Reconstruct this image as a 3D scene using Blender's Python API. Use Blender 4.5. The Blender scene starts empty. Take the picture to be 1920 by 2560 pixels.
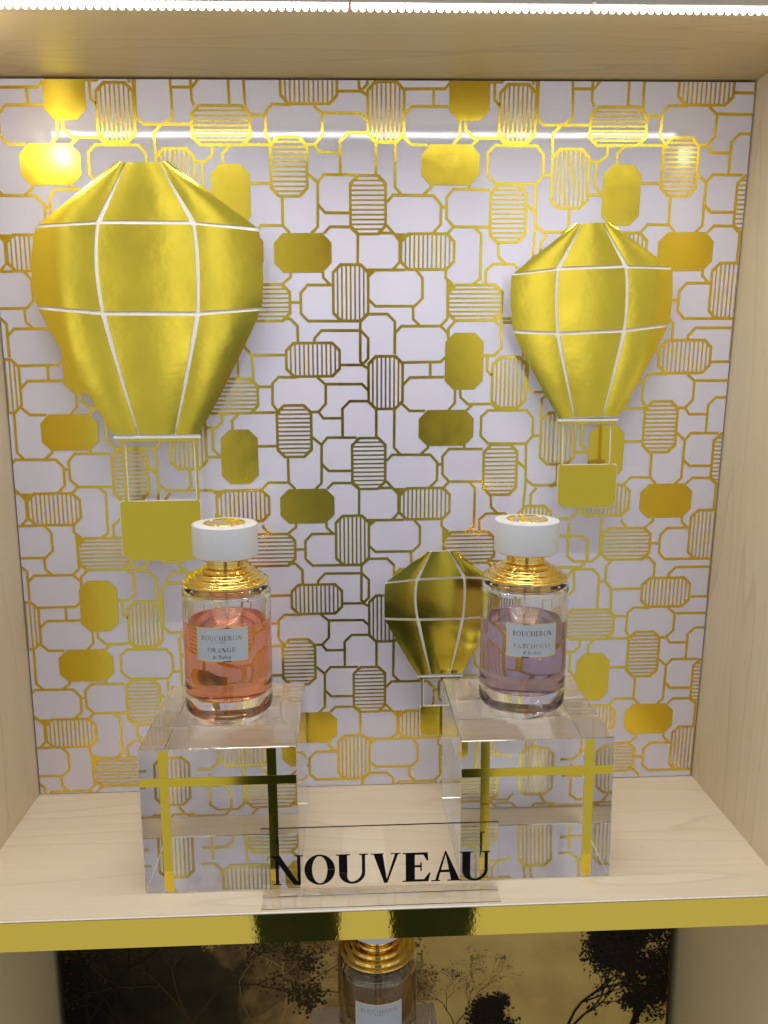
import bpy, bmesh, math, random
from mathutils import Vector, Matrix

sc = bpy.context.scene
COL = sc.collection
rnd = random.Random(7)

# ------------------------------------------------------------------ camera
def build_camera():
    yaw, pitch, roll = 0.0416366, -0.1742052, -0.0087050
    cy, sy, cp, sp = math.cos(yaw), math.sin(yaw), math.cos(pitch), math.sin(pitch)
    fwd = Vector((sy*cp, cy*cp, sp)); right = Vector((cy, -sy, 0)); up = right.cross(fwd)
    c, s = math.cos(roll), math.sin(roll)
    r2, u2 = c*right + s*up, -s*right + c*up
    cam = bpy.data.cameras.new('camera')
    cam.sensor_fit = 'HORIZONTAL'; cam.sensor_width = 36.0
    cam.lens = 36.0*2122.504/1920.0
    cam.clip_start = 0.005; cam.clip_end = 60
    cam.dof.use_dof = False
    o = bpy.data.objects.new('camera', cam); COL.objects.link(o)
    m = Matrix((( r2.x, u2.x, -fwd.x, -0.0137067), (r2.y, u2.y, -fwd.y, -0.6286574), (r2.z, u2.z, -fwd.z, 0.3316180), (0, 0, 0, 1)))
    o.matrix_world = m
    sc.camera = o
build_camera()

# ------------------------------------------------------------------ world, lamps, exposure
world = bpy.data.worlds.new('World'); sc.world = world; world.use_nodes = True
bg = world.node_tree.nodes['Background']
bg.inputs['Color'].default_value = (0.97, 0.97, 1.0, 1)
bg.inputs['Strength'].default_value = 0.62

def area_lamp(name, loc, target, power, size, col, shape='DISK', size_y=None, parent=None, updir='Y'):
    L = bpy.data.lights.new(name, 'AREA'); L.shape = shape; L.size = size
    if size_y: L.size_y = size_y
    L.energy = power; L.color = col
    o = bpy.data.objects.new(name, L); COL.objects.link(o)
    o.location = loc
    o.rotation_euler = (Vector(target) - Vector(loc)).to_track_quat('-Z', updir).to_euler()
    if parent: o.parent = parent
    return o
# an added soft panel lamp behind the photographer, to the left: gives the paler band on the left of the gold cards
area_lamp('added_sheen_lamp', (-1.50, -2.70, 0.75), (-0.1, 0.0, 0.35), 3.6, 0.85, (1.0, 0.97, 0.90), 'RECTANGLE', 1.2)
for x_, y_, z_, w_, h_, p_ in ((-0.62, -3.3, 0.85, 0.26, 1.3, 1.15), (0.80, -3.1, 0.90, 0.42, 1.3, 1.8), (1.75, -2.7, 0.70, 0.70, 1.3, 2.6)):  # more added unseen lamps, for banded sheen on the gold cards
    area_lamp('added_sheen_lamp', (x_, y_, z_), (0.0, 0.0, 0.35), p_, w_, (1.0, 0.97, 0.91), 'RECTANGLE', h_)
# a row of ceiling lights right above the aisle, in front of the display
area_lamp('aisle_light', (0.0, -0.62, 1.9), (0.0, -0.15, 0.0), 12, 0.9, (1.0, 0.96, 0.90), 'RECTANGLE', 0.35)

sc.view_settings.view_transform = 'Standard'; sc.view_settings.look = 'None'
sc.view_settings.gamma = 1.0; sc.view_settings.use_curve_mapping = False
sc.view_settings.exposure = -0.38
sc.render.engine = 'CYCLES'
sc.cycles.use_denoising = True
try: sc.cycles.denoiser = 'OPENIMAGEDENOISE'
except Exception: pass
sc.cycles.max_bounces = 20; sc.cycles.transmission_bounces = 16; sc.cycles.glossy_bounces = 8
sc.cycles.diffuse_bounces = 5; sc.cycles.transparent_max_bounces = 16
sc.cycles.sample_clamp_indirect = 0.0
sc.cycles.blur_glossy = 0.3

# ------------------------------------------------------------------ materials
M = {}
def newmat(name):
    m = bpy.data.materials.new(name); m.use_nodes = True
    nt = m.node_tree; b = nt.nodes['Principled BSDF']
    M[name] = m
    return m, nt, b
def node(nt, typ, **kw):
    n = nt.nodes.new(typ)
    for k, v in kw.items():
        if k in n.inputs: n.inputs[k].default_value = v
        else: setattr(n, k, v)
    return n
def simple(name, col, rough=0.5, metal=0.0, spec=0.5, coat=0.0, coat_rough=0.05):
    m, nt, b = newmat(name)
    b.inputs['Base Color'].default_value = (*col, 1); b.inputs['Roughness'].default_value = rough
    b.inputs['Metallic'].default_value = metal; b.inputs['Specular IOR Level'].default_value = spec
    b.inputs['Coat Weight'].default_value = coat; b.inputs['Coat Roughness'].default_value = coat_rough
    return m, nt, b
def bump(nt, b, scale, strength, detail=3.0, dist=0.001, coord='Object'):
    tc = node(nt, 'ShaderNodeTexCoord')
    nz = node(nt, 'ShaderNodeTexNoise', Scale=scale, Detail=detail)
    bp = node(nt, 'ShaderNodeBump', Strength=strength, Distance=dist)
    nt.links.new(tc.outputs[coord], nz.inputs['Vector']); nt.links.new(nz.outputs[0], bp.inputs['Height'])
    nt.links.new(bp.outputs[0], b.inputs['Normal'])
    return nz, bp
def rough_noise(nt, b, scale, lo, hi):
    tc = node(nt, 'ShaderNodeTexCoord'); nz = node(nt, 'ShaderNodeTexNoise', Scale=scale, Detail=4.0)
    mr = node(nt, 'ShaderNodeMapRange'); mr.inputs[1].default_value = 0.3; mr.inputs[2].default_value = 0.7
    mr.inputs[3].default_value = lo; mr.inputs[4].default_value = hi
    nt.links.new(tc.outputs['Object'], nz.inputs['Vector']); nt.links.new(nz.outputs[0], mr.inputs[0])
    nt.links.new(mr.outputs[0], b.inputs['Roughness'])

def wood_mat(name, along, ca, cb, cc):
    """pale maple veneer; grain runs along the given axis"""
    m, nt, b = newmat(name)
    tc = node(nt, 'ShaderNodeTexCoord')
    mp = node(nt, 'ShaderNodeMapping')
    sc_ = [26.0, 26.0, 26.0]; sc_[along] = 2.2
    mp.inputs['Scale'].default_value = sc_
    nt.links.new(tc.outputs['Object'], mp.inputs['Vector'])
    big = node(nt, 'ShaderNodeTexNoise', Scale=0.55, Detail=2.0, Roughness=0.4)
    nt.links.new(mp.outputs[0], big.inputs['Vector'])
    # growth-ring contours of a slow noise give cathedral lines
    mul = node(nt, 'ShaderNodeMath', operation='MULTIPLY'); mul.inputs[1].default_value = 13.0
    nt.links.new(big.outputs[0], mul.inputs[0])
    fr = node(nt, 'ShaderNodeMath', operation='FRACT'); nt.links.new(mul.outputs[0], fr.inputs[0])
    rp = node(nt, 'ShaderNodeValToRGB')
    e = rp.color_ramp.elements
    e[0].position = 0.0; e[0].color = (0, 0, 0, 1); e[1].position = 0.86; e[1].color = (0.25, 0.25, 0.25, 1)
    n1 = rp.color_ramp.elements.new(0.95); n1.color = (1, 1, 1, 1)
    n2 = rp.color_ramp.elements.new(1.0); n2.color = (0, 0, 0, 1)
    nt.links.new(fr.outputs[0], rp.inputs[0])
    fine = node(nt, 'ShaderNodeTexNoise', Scale=14.0, Detail=5.0, Roughness=0.65)
    mp2 = node(nt, 'ShaderNodeMapping'); s2 = [24.0]*3; s2[along] = 1.2
    mp2.inputs['Scale'].default_value = s2
    nt.links.new(tc.outputs['Object'], mp2.inputs['Vector']); nt.links.new(mp2.outputs[0], fine.inputs['Vector'])
    mix = node(nt, 'ShaderNodeMix', data_type='RGBA'); mix.inputs[6].default_value = (*ca, 1); mix.inputs[7].default_value = (*cb, 1)
    nt.links.new(fine.outputs[0], mix.inputs[0])
    mix2 = node(nt, 'ShaderNodeMix', data_type='RGBA'); mix2.inputs[7].default_value = (*cc, 1)
    k = node(nt, 'ShaderNodeMath', operation='MULTIPLY'); k.inputs[1].default_value = 0.42
    nt.links.new(rp.outputs[0], k.inputs[0]); nt.links.new(k.outputs[0], mix2.inputs[0])
    nt.links.new(mix.outputs[2], mix2.inputs[6])
    # small pores
    vo = node(nt, 'ShaderNodeTexNoise', Scale=9.0, Detail=1.0)
    mp3 = node(nt, 'ShaderNodeMapping'); s3 = [60.0]*3; s3[along] = 14.0; mp3.inputs['Scale'].default_value = s3
    nt.links.new(tc.outputs['Object'], mp3.inputs['Vector']); nt.links.new(mp3.outputs[0], vo.inputs['Vector'])
    rp3 = node(nt, 'ShaderNodeValToRGB'); rp3.color_ramp.elements[0].position = 0.70; rp3.color_ramp.elements[1].position = 0.80
    nt.links.new(vo.outputs[0], rp3.inputs[0])
    k3 = node(nt, 'ShaderNodeMath', operation='MULTIPLY'); k3.inputs[1].default_value = 0.30
    nt.links.new(rp3.outputs[0], k3.inputs[0])
    mix3 = node(nt, 'ShaderNodeMix', data_type='RGBA'); mix3.inputs[7].default_value = (cc[0]*0.7, cc[1]*0.66, cc[2]*0.6, 1)
    nt.links.new(k3.outputs[0], mix3.inputs[0]); nt.links.new(mix2.outputs[2], mix3.inputs[6])
    nt.links.new(mix3.outputs[2], b.inputs['Base Color'])
    b.inputs['Roughness'].default_value = 0.42; b.inputs['Specular IOR Level'].default_value = 0.35
    bp = node(nt, 'ShaderNodeBump', Strength=0.08, Distance=0.0005)
    nt.links.new(fine.outputs[0], bp.inputs['Height']); nt.links.new(bp.outputs[0], b.inputs['Normal'])
    return m
wood_mat('maple_shelf', 0, (0.69, 0.585, 0.44), (0.76, 0.665, 0.52), (0.53, 0.42, 0.28))
wood_mat('maple_wall', 2, (0.70, 0.585, 0.395), (0.78, 0.675, 0.475), (0.53, 0.41, 0.26))
wood_mat('maple_ceiling_shaded', 0, (0.58, 0.45, 0.225), (0.66, 0.53, 0.285), (0.42, 0.30, 0.14))  # same maple, with the ceiling's shade put into a darker colour

m, nt, b = simple('white_panel', (0.75, 0.74, 0.86), 0.42, 0.0, 0.25, 1.0, 0.045)
nz, bp_ = bump(nt, b, 1300.0, 0.020, 2.0, 0.0004); nt.links.new(bp_.outputs[0], b.inputs['Coat Normal']); b.inputs['Coat IOR'].default_value = 1.85
GOLD = (0.83, 0.635, 0.065)
m, nt, b = simple('gold_foil', GOLD, 0.2, 1.0)
bump(nt, b, 140.0, 0.03, 3.0, 0.0006); rough_noise(nt, b, 90.0, 0.16, 0.22)
m, nt, b = simple('gold_card', (0.80, 0.64, 0.065), 0.2, 1.0)
bump(nt, b, 34.0, 0.20, 3.5, 0.0010); rough_noise(nt, b, 30.0, 0.11, 0.19)
m, nt, b = simple('gold_edge', (1.0, 0.75, 0.12), 0.10, 1.0)
bump(nt, b, 420.0, 0.035, 2.0, 0.0004); rough_noise(nt, b, 45.0, 0.02, 0.05)
m, nt, b = simple('gold_metal', (0.93, 0.70, 0.20), 0.05, 1.0)
m, nt, b = simple('gold_ribbon', (0.84, 0.64, 0.06), 0.09, 1.0)
bump(nt, b, 200.0, 0.01, 2.0, 0.0003)
m, nt, b = simple('gold_print', (0.40, 0.32, 0.13), 0.22, 1.0)
m, nt, b = simple('gold_print_dark', (0.13, 0.11, 0.07), 0.25, 1.0)
m, nt, b = simple('white_card', (0.82, 0.82, 0.80), 0.6)
bump(nt, b, 500.0, 0.08)
m, nt, b = simple('cap_white', (0.66, 0.67, 0.69), 0.38, 0.0, 0.45)
bump(nt, b, 300.0, 0.02)
m, nt, b = simple('label_card', (0.47, 0.52, 0.56), 0.30, 0.0, 0.5)
m, nt, b = simple('black_vinyl', (0.004, 0.004, 0.004), 0.6, 0.0, 0.1)
m, nt, b = simple('shadow_gap', (0.05, 0.035, 0.02), 0.8)  # shade of the gap round the panel, put into the back wall colour
m, nt, b = simple('plain_board', (0.80, 0.69, 0.40), 0.7)
bump(nt, b, 400.0, 0.05)
m, nt, b = simple('edge_lip', (0.85, 0.83, 0.78), 0.35)
def glass(name, col, ior, rough=0.0):
    m = bpy.data.materials.new(name); m.use_nodes = True; nt = m.node_tree
    for n in list(nt.nodes): nt.nodes.remove(n)
    out = nt.nodes.new('ShaderNodeOutputMaterial'); g = nt.nodes.new('ShaderNodeBsdfGlass')
    g.inputs['Color'].default_value = (*col, 1); g.inputs['IOR'].default_value = ior; g.inputs['Roughness'].default_value = rough
    nt.links.new(g.outputs[0], out.inputs['Surface']); M[name] = m
glass('acrylic', (0.998, 0.998, 0.995), 1.49)
glass('bottle_glass', (0.985, 0.99, 0.985), 1.50)
glass('perfume_orange', (0.995, 0.86, 0.78), 1.36); glass('perfume_orange_wall', (0.995, 0.665, 0.51), 1.36/1.50)
glass('perfume_mauve', (0.93, 0.88, 0.91), 1.36); glass('perfume_mauve_wall', (0.79, 0.69, 0.76), 1.36/1.50)
glass('perfume_smoke', (0.88, 0.82, 0.72), 1.36); glass('perfume_smoke_wall', (0.76, 0.68, 0.56), 1.36/1.50)
glass('tube_plastic', (0.99, 0.99, 0.99), 1.40)
def emit(name, col, s):
    m = bpy.data.materials.new(name); m.use_nodes = True; nt = m.node_tree
    b = nt.nodes['Principled BSDF']; b.inputs['Base Color'].default_value = (0.9, 0.9, 0.9, 1)
    b.inputs['Emission Color'].default_value = (*col, 1); b.inputs['Emission Strength'].default_value = s; M[name] = m
emit('led_light', (0.98, 0.98, 1.0), 20.0)
emit('added_end_light', (1.0, 0.98, 0.95), 60.0); emit('added_end_light_dim', (1.0, 0.97, 0.90), 6.0)  # glow of the added bulbs at the bar ends
simple('led_housing', (0.75, 0.73, 0.68), 0.5)

# ------------------------------------------------------------------ mesh helpers
def link(name, me, mat, parent=None, kind=None, smooth=False):
    o = bpy.data.objects.new(name, me); COL.objects.link(o)
    if mat is not None and len(me.materials) == 0: me.materials.append(M[mat])
    if parent: o.parent = parent
    if kind: o['kind'] = kind
    if smooth:
        for p in me.polygons: p.use_smooth = True
    return o
def mesh(name, verts, faces, mat, parent=None, kind=None, smooth=False):
    me = bpy.data.meshes.new(name); me.from_pydata([tuple(v) for v in verts], [], faces); me.update()
    return link(name, me, mat, parent, kind, smooth)
def from_bm(name, bm, mat, parent=None, kind=None, smooth=False):
    me = bpy.data.meshes.new(name); bm.to_mesh(me); bm.free()
    return link(name, me, mat, parent, kind, smooth)
def box(name, lo, hi, mat, parent=None, kind=None, bevel=0.0, seg=2):
    bm = bmesh.new(); bmesh.ops.create_cube(bm, size=1.0)
    for v in bm.verts:
        v.co = Vector([(lo[i]+hi[i])/2 + v.co[i]*(hi[i]-lo[i]) for i in range(3)])
    if bevel: bmesh.ops.bevel(bm, geom=bm.edges[:], offset=bevel, segments=seg, profile=0.5, affect='EDGES')
    return from_bm(name, bm, mat, parent, kind)
def empty(name, loc, label, cat, group=None):
    o = bpy.data.objects.new(name, None); COL.objects.link(o); o.location = loc
    o.empty_display_size = 0.02
    o['label'] = label; o['category'] = cat
    if group: o['group'] = group
    return o
def tag(o, label, cat, group=None):
    o['label'] = label; o['category'] = cat
    if group: o['group'] = group
    return o
def lathe(name, prof, mat, parent=None, seg=96, closed=False, smooth=True):
    """prof: list of (r,z); a point with r==0 closes on the axis"""
    bm = bmesh.new(); rings = []
    for r, z in prof:
        if r <= 1e-7: rings.append([bm.verts.new((0, 0, z))])
        else: rings.append([bm.verts.new((r*math.cos(2*math.pi*k/seg), r*math.sin(2*math.pi*k/seg), z)) for k in range(seg)])
    pairs = list(zip(rings, rings[1:]))
    if closed: pairs.append((rings[-1], rings[0]))
    for a, c in pairs:
        for k in range(seg):
            k2 = (k+1) % seg
            if len(a) == 1 and len(c) == 1: continue
            if len(a) == 1: bm.faces.new((a[0], c[k2], c[k]))
            elif len(c) == 1: bm.faces.new((a[k], a[k2], c[0]))
            else: bm.faces.new((a[k], a[k2], c[k2], c[k]))
    bmesh.ops.recalc_face_normals(bm, faces=bm.faces[:])
    o = from_bm(name, bm, mat, parent, smooth=smooth)
    return o
def rounded(prof, rad=0.0006, n=4):
    """round the inner corners of a lathe profile"""
    out = [prof[0]]
    for a, p, c in zip(prof, prof[1:], prof[2:]):
        A, Pv, Cv = Vector(a), Vector(p), Vector(c)
        d1, d2 = A-Pv, Cv-Pv
        if d1.length < 1e-9 or d2.length < 1e-9: out.append(p); continue
        r = min(rad, d1.length*0.48, d2.length*0.48)
        s, e = Pv + d1.normalized()*r, Pv + d2.normalized()*r
        for k in range(n+1):
            t = k/n
            q = s*(1-t)**2 + Pv*2*t*(1-t) + e*t*t
            out.append((q.x, q.y))
    out.append(prof[-1])
    return out

# ------------------------------------------------------------------ serif lettering (polygons, cap height 1)
def R_(x0, y0, x1, y1): return [(x0, y0), (x1, y0), (x1, y1), (x0, y1)]
def arc(cx, cy, ro, ri, a0, a1, n=18):
    """quads between an outer ellipse ro=(rx,ry) and an inner ellipse ri=(rx,ry,dx)"""
    P = []
    for k in range(n):
        t0, t1 = math.radians(a0+(a1-a0)*k/n), math.radians(a0+(a1-a0)*(k+1)/n)
        f = lambda t, r, dx=0: (cx+dx+r[0]*math.cos(t), cy+r[1]*math.sin(t))
        P.append([f(t0, ri), f(t0, ro), f(t1, ro), f(t1, ri)])
    return P
def par(x0, x1, w0, w1=None, y0=1.0, y1=0.0):
    w1 = w0 if w1 is None else w1
    return [(x0, y0), (x1, y1), (x1+w1, y1), (x0+w0, y0)]
def glyph(c, st, th):
    """returns (advance, polygons)"""
    sf, sh = 0.085, 0.045
    def stem(x, w, top=True, bot=True, y0=0.0, y1=1.0):
        P = [R_(x, y0+(sh if bot else 0), x+w, y1-(sh if top else 0))]
        if top: P.append([(x-sf, y1), (x-sf, y1-sh*0.8), (x, y1-sh*1.05), (x+w, y1-sh*1.05), (x+w+sf, y1-sh*0.8), (x+w+sf, y1)])
        if bot: P.append([(x-sf, y0), (x+w+sf, y0), (x+w+sf, y0+sh*0.8), (x+w, y0+sh*1.05), (x, y0+sh*1.05), (x-sf, y0+sh*0.8)])
        return P
    if c == 'I': return st+0.26, stem(0.13, st)
    if c == 'N':
        return 1.0, stem(0.16, th, False, True, 0, 0.93) + [[(0.0, 1.0), (0.0, 0.965), (0.10, 0.93), (0.16, 0.86), (0.72, -0.02), (0.83, -0.02), (0.83, 0.10), (0.30, 1.0)]] + stem(0.83, th, True, False, -0.02, 1.0)
    if c == 'O': return 0.98, arc(0.49, 0.49, (0.46, 0.52), (0.46-st*0.92, 0.465), 0, 360, 44)
    if c == 'C':
        return 0.86, arc(0.49, 0.49, (0.45, 0.52), (0.45-st*0.9, 0.48), 48, 312, 34) + [R_(0.76, 0.62, 0.79, 0.98)]
    if c == 'G':
        return 0.98, arc(0.49, 0.49, (0.45, 0.52), (0.45-st*0.9, 0.48), 48, 312, 34) + [R_(0.76, 0.62, 0.79, 0.98), R_(0.72, 0.0, 0.72+st, 0.42), R_(0.62, 0.42, 0.80+st*0.8, 0.46)]
    if c == 'U':
        x1 = 0.80; r = (x1+th-0.12)/2; cx = 0.12+r
        return 1.0, stem(0.12, st, True, False, 0.36, 1) + stem(x1, th, True, False, 0.36, 1) + arcU(cx, 0.36, r, 0.38, st, th)
    if c == 'V':
        return 0.90, [par(0.08, 0.40, st*1.12, 0.10, 1.0, -0.02), par(0.74, 0.44, th, 0.06, 1.0, -0.02), R_(0.0, 0.965, 0.40, 1.0), R_(0.60, 0.965, 0.90, 1.0)]
    if c == 'A':
        return 0.94, [par(0.46, 0.74, 0.07, st*1.12, 1.03, 0.0)[0:1] + [(0.66, 0.0), (0.66+st*1.12, 0.0), (0.50, 1.03)], [(0.46, 1.03), (0.14, 0.0), (0.14+th, 0.0), (0.485, 0.93)], R_(0.27, 0.30, 0.62, 0.30+th*0.9), R_(0.03, 0.0, 0.31, sh), R_(0.54, 0.0, 0.98, sh)]
    if c == 'E':
        return 0.82, stem(0.12, st) + [R_(0.12+st, 1-th*0.8, 0.72, 1.0), [(0.72, 1.0), (0.74, 0.72), (0.70, 0.72), (0.60, 1-th*0.8)], R_(0.12+st, 0.49, 0.54, 0.49+th*0.8), [(0.52, 0.36), (0.56, 0.36), (0.56, 0.66), (0.52, 0.66)], R_(0.12+st, 0, 0.74, th*0.8), [(0.74, 0.0), (0.80, 0.30), (0.76, 0.30), (0.62, th*0.8)]]
    if c == 'F' : return 0.76, stem(0.12, st) + [R_(0.12+st, 1-th, 0.70, 1.0), R_(0.12+st, 0.49, 0.54, 0.49+th)]
    if c == 'L': return 0.76, stem(0.12, st) + [R_(0.12+st, 0, 0.68, th), [(0.68, 0), (0.74, 0.28), (0.70, 0.28), (0.58, th)]]
    if c == 'T': return 0.84, stem(0.42-st/2, st, False, True) + [R_(0.04, 1-th, 0.80, 1.0), R_(0.04, 0.74, 0.08, 1-th), R_(0.76, 0.74, 0.80, 1-th)]
    if c == 'H': return 1.0, stem(0.12, st) + stem(0.74, st) + [R_(0.12+st, 0.49, 0.74, 0.49+th)]
    if c in 'BPR':
        P = stem(0.12, st) + [R_(0.12+st, 1-th, 0.42, 1.0), R_(0.12+st, 0.50, 0.42, 0.50+th)] + arc(0.42, 0.75, (0.26, 0.25), (0.26-st*0.9, 0.25-th), -90, 90, 14)
        if c == 'B': P += [R_(0.12+st, 0.0, 0.44, th)] + arc(0.44, 0.26, (0.30, 0.26), (0.30-st*0.9, 0.26-th), -90, 90, 14)
        if c == 'R': P += [par(0.42, 0.66, st, st, 0.50, 0.0)]
        return (0.84, 0.76, 0.92)['BPR'.index(c)], P
    if c == 'S':
        return 0.66, arc(0.33, 0.74, (0.25, 0.27), (0.25-st*0.6, 0.27-th), 30, 270, 14) + arc(0.33, 0.26, (0.27, 0.28), (0.27-st*0.6, 0.28-th), -150, 90, 14)
    xh = 0.62
    if c == 'd': return 0.66, arc(0.29, xh/2, (0.25, xh/2), (0.25-st*0.7, xh/2-th*0.7), 0, 360, 22) + [R_(0.50, 0, 0.50+st*0.7, 1.02)]
    if c == 'b': return 0.66, arc(0.36, xh/2, (0.25, xh/2), (0.25-st*0.7, xh/2-th*0.7), 0, 360, 22) + [R_(0.06, 0, 0.06+st*0.7, 1.02)]
    if c == 'a': return 0.60, arc(0.26, xh*0.32, (0.21, xh*0.34), (0.21-st*0.6, xh*0.34-th*0.7), 0, 360, 20) + [R_(0.42, 0, 0.42+st*0.7, xh*0.75)] + arc(0.29, xh*0.70, (0.13+st*0.7, xh*0.30), (0.13, xh*0.30-th), 0, 150, 10)
    if c == 'e': return 0.58, arc(0.29, xh/2, (0.25, xh/2), (0.25-st*0.7, xh/2-th*0.7), 20, 330, 20) + [R_(0.10, xh/2, 0.50, xh/2+th)]
    if c == 'h': return 0.68, [R_(0.06, 0, 0.06+st*0.7, 1.02), R_(0.50, 0, 0.50+st*0.7, xh*0.62)] + arc(0.33, xh*0.6, (0.17+st*0.7, xh*0.4), (0.17, xh*0.4-th), 0, 150, 10)
    if c == 'i': return 0.30, [R_(0.09, 0, 0.09+st*0.7, xh), R_(0.08, xh+0.14, 0.10+st*0.7, xh+0.14+st*0.8)]
    if c == 'r': return 0.46, [R_(0.08, 0, 0.08+st*0.7, xh)] + arc(0.30, xh*0.66, (0.16, xh*0.34), (0.16-th*0.2, xh*0.34-th*1.5), 40, 150, 8)
    if c == "'": return 0.24, [[(0.10, 0.66), (0.15, 0.66), (0.20, 1.0), (0.10, 1.0)]]
    return 0.38, []
def arcU(cx, cy, r, ry, st, th, n=20):
    P = []
    for k in range(n):
        t0, t1 = math.pi*(1+k/n), math.pi*(1+(k+1)/n)
        def f(t):
            u = (t-math.pi)/math.pi
            w = st*(1-u)+th*u
            o = (cx+r*math.cos(t), cy+ry*math.sin(t))
            ww = w*abs(math.cos(t)) + 0.075*abs(math.sin(t))
            i = (cx+(r-w)*math.cos(t) if u < 0.5 else cx+(r-w)*math.cos(t), cy+(ry-0.075)*math.sin(t))
            # keep the inner curve joined to both stems
            return o, i
        (o0, i0), (o1, i1) = f(t0), f(t1)
        P.append([o0, o1, i1, i0])
    return P
def layout(s, st, th, track=0.0):
    x = 0; out = []
    for c in s:
        adv, P = glyph(c, st, th)
        out.append([[(px+x, py) for px, py in q] for q in P]); x += adv+track
    return x-track, out
def poly_object(name, polys, fn, mat, parent):
    """polys in a flat 2-D layout -> one mesh through fn(x,y,k)"""
    V, F = [], []
    for k, q in enumerate(polys):
        b0 = len(V)
        area = sum(q[i][0]*q[(i+1) % len(q)][1]-q[(i+1) % len(q)][0]*q[i][1] for i in range(len(q)))
        if area < 0: q = q[::-1]
        V += [fn(x, y, k) for x, y in q]; F.append(tuple(range(b0, b0+len(q))))
    return mesh(name, V, F, mat, parent)

# ------------------------------------------------------------------ the niche (setting)
PW, PH, TL, TR = 0.52, 0.525, 0.0003, 0.01786    # panel width, height, top offsets
def edge_l(z): return -PW/2 + TL*z/PH
def edge_r(z): return PW/2 + TR*z/PH
FRONT = -0.1549
def prism(name, quad_xz, y0, y1, mat, parent=None, kind=None):
    n = len(quad_xz)
    V = [(x, y0, z) for x, z in quad_xz] + [(x, y1, z) for x, z in quad_xz]
    F = [tuple(range(n)), tuple(range(2*n-1, n-1, -1))] + [(i, (i+1) % n + 0, (i+1) % n + n, i+n)[::-1] for i in range(n)]
    o = mesh(name, V, F, mat, parent, kind)
    bm = bmesh.new(); bm.from_mesh(o.data); bmesh.ops.recalc_face_normals(bm, faces=bm.faces[:]); bm.to_mesh(o.data); bm.free()
    return o
ZB = -0.2805                                                           # top of the lower shelf
shelf = box('shelf', (-0.40, FRONT, -0.0200), (0.40, 0.020, 0.0), 'maple_shelf', None, 'structure', 0.0004, 1)
box('gold_edge', (-0.40, FRONT-0.0012, -0.0203), (0.40, FRONT-0.0001, -0.0010), 'gold_edge', shelf)
box('edge_lip', (-0.40, FRONT-0.0013, -0.0007), (0.40, FRONT-0.0001, 0.0), 'edge_lip', shelf, bevel=0.0002, seg=1)
prism('wall_left', [(edge_l(0)-0.02, 0.0001), (edge_l(0), 0.0001), (edge_l(PH), PH), (edge_l(PH)-0.02, PH)], FRONT-0.02, 0.02, 'maple_wall', None, 'structure')
prism('wall_right', [(edge_r(0), 0.0001), (edge_r(0)+0.03, 0.0001), (edge_r(PH)+0.03, PH), (edge_r(PH), PH)], FRONT-0.02, 0.02, 'maple_wall', None, 'structure')
box('ceiling', (-0.42, FRONT-0.02, PH+0.0002), (0.42, 0.02, PH+0.024), 'maple_ceiling_shaded', None, 'structure')
box('back_wall', (-0.42, 0.0212, -0.33), (0.42, 0.03, PH+0.03), 'shadow_gap', None, 'structure')
box('wall_lower_left', (-0.2805, FRONT-0.02, ZB), (-0.2605, 0.02, -0.0206), 'plain_board', None, 'structure')
box('wall_lower_right', (0.2580, FRONT-0.02, ZB), (0.2780, 0.02, -0.0206), 'plain_board', None, 'structure')
box('shelf_lower', (-0.40, FRONT, ZB-0.02), (0.40, 0.020, ZB-0.0002), 'maple_shelf', None, 'structure', 0.0004, 1)

# ------------------------------------------------------------------ patterned foil panel
panel = empty('patterned_panel', (0, 0, 0), 'white back panel printed with interlocking gold foil octagons, solid, striped and outlined', 'panel')
g = 0.0011
prism('board', [(edge_l(0)+g, 0.0006), (edge_r(0)-g, 0.0006), (edge_r(PH)-g, PH-g*1.3), (edge_l(PH)+g, PH-g*1.3)], 0.0, 0.004, 'white_panel', panel)
CLIP = [(edge_l(0)+g+.0002, 0.0009), (edge_r(0)-g-.0002, 0.0009), (edge_r(PH)-g-.0002, PH-g*1.3-.0002), (edge_l(PH)+g+.0002, PH-g*1.3-.0002)]
def clip_poly(poly, clip):
    out = poly
    for i in range(len(clip)):
        ax, az = clip[i]; bx, bz = clip[(i+1) % len(clip)]
        inp, out = out, []
        if not inp: return []
        side = lambda p: (bx-ax)*(p[1]-az) - (bz-az)*(p[0]-ax)
        for j in range(len(inp)):
            p, q = inp[j], inp[(j+1) % len(inp)]
            sp_, sq = side(p), side(q)
            if sp_ >= 0: out.append(p)
            if (sp_ >= 0) != (sq >= 0):
                t = sp_/(sp_-sq); out.append((p[0]+(q[0]-p[0])*t, p[1]+(q[1]-p[1])*t))
    return out
def stroke(pts, w):
    """quads of a mitred line of width w"""
    n = len(pts); L = []
    closed = (abs(pts[0][0]-pts[-1][0])+abs(pts[0][1]-pts[-1][1])) < 1e-6
    P = [Vector(p) for p in pts]
    for i in range(n):
        if closed and i in (0, n-1): a, c = P[n-2], P[1]
        else: a, c = P[max(i-1, 0)], P[min(i+1, n-1)]
        d1 = (P[i]-a).normalized() if (P[i]-a).length > 1e-9 else (c-P[i]).normalized()
        d2 = (c-P[i]).normalized() if (c-P[i]).length > 1e-9 else d1
        n1, n2 = Vector((-d1.y, d1.x)), Vector((-d2.y, d2.x))
        mN = (n1+n2).normalized(); k = (w/2)/max(0.45, mN.dot(n1))
        L.append((P[i]+mN*k, P[i]-mN*k))
    return [[tuple(L[i][0]), tuple(L[i][1]), tuple(L[i+1][1]), tuple(L[i+1][0])] for i in range(n-1)]
def octagon(x0, x1, y0, y1, c):
    return [(x0+c, y0), (x1-c, y0), (x1, y0+c), (x1, y1-c), (x1-c, y1), (x0+c, y1), (x0, y1-c), (x0, y0+c)]
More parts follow.
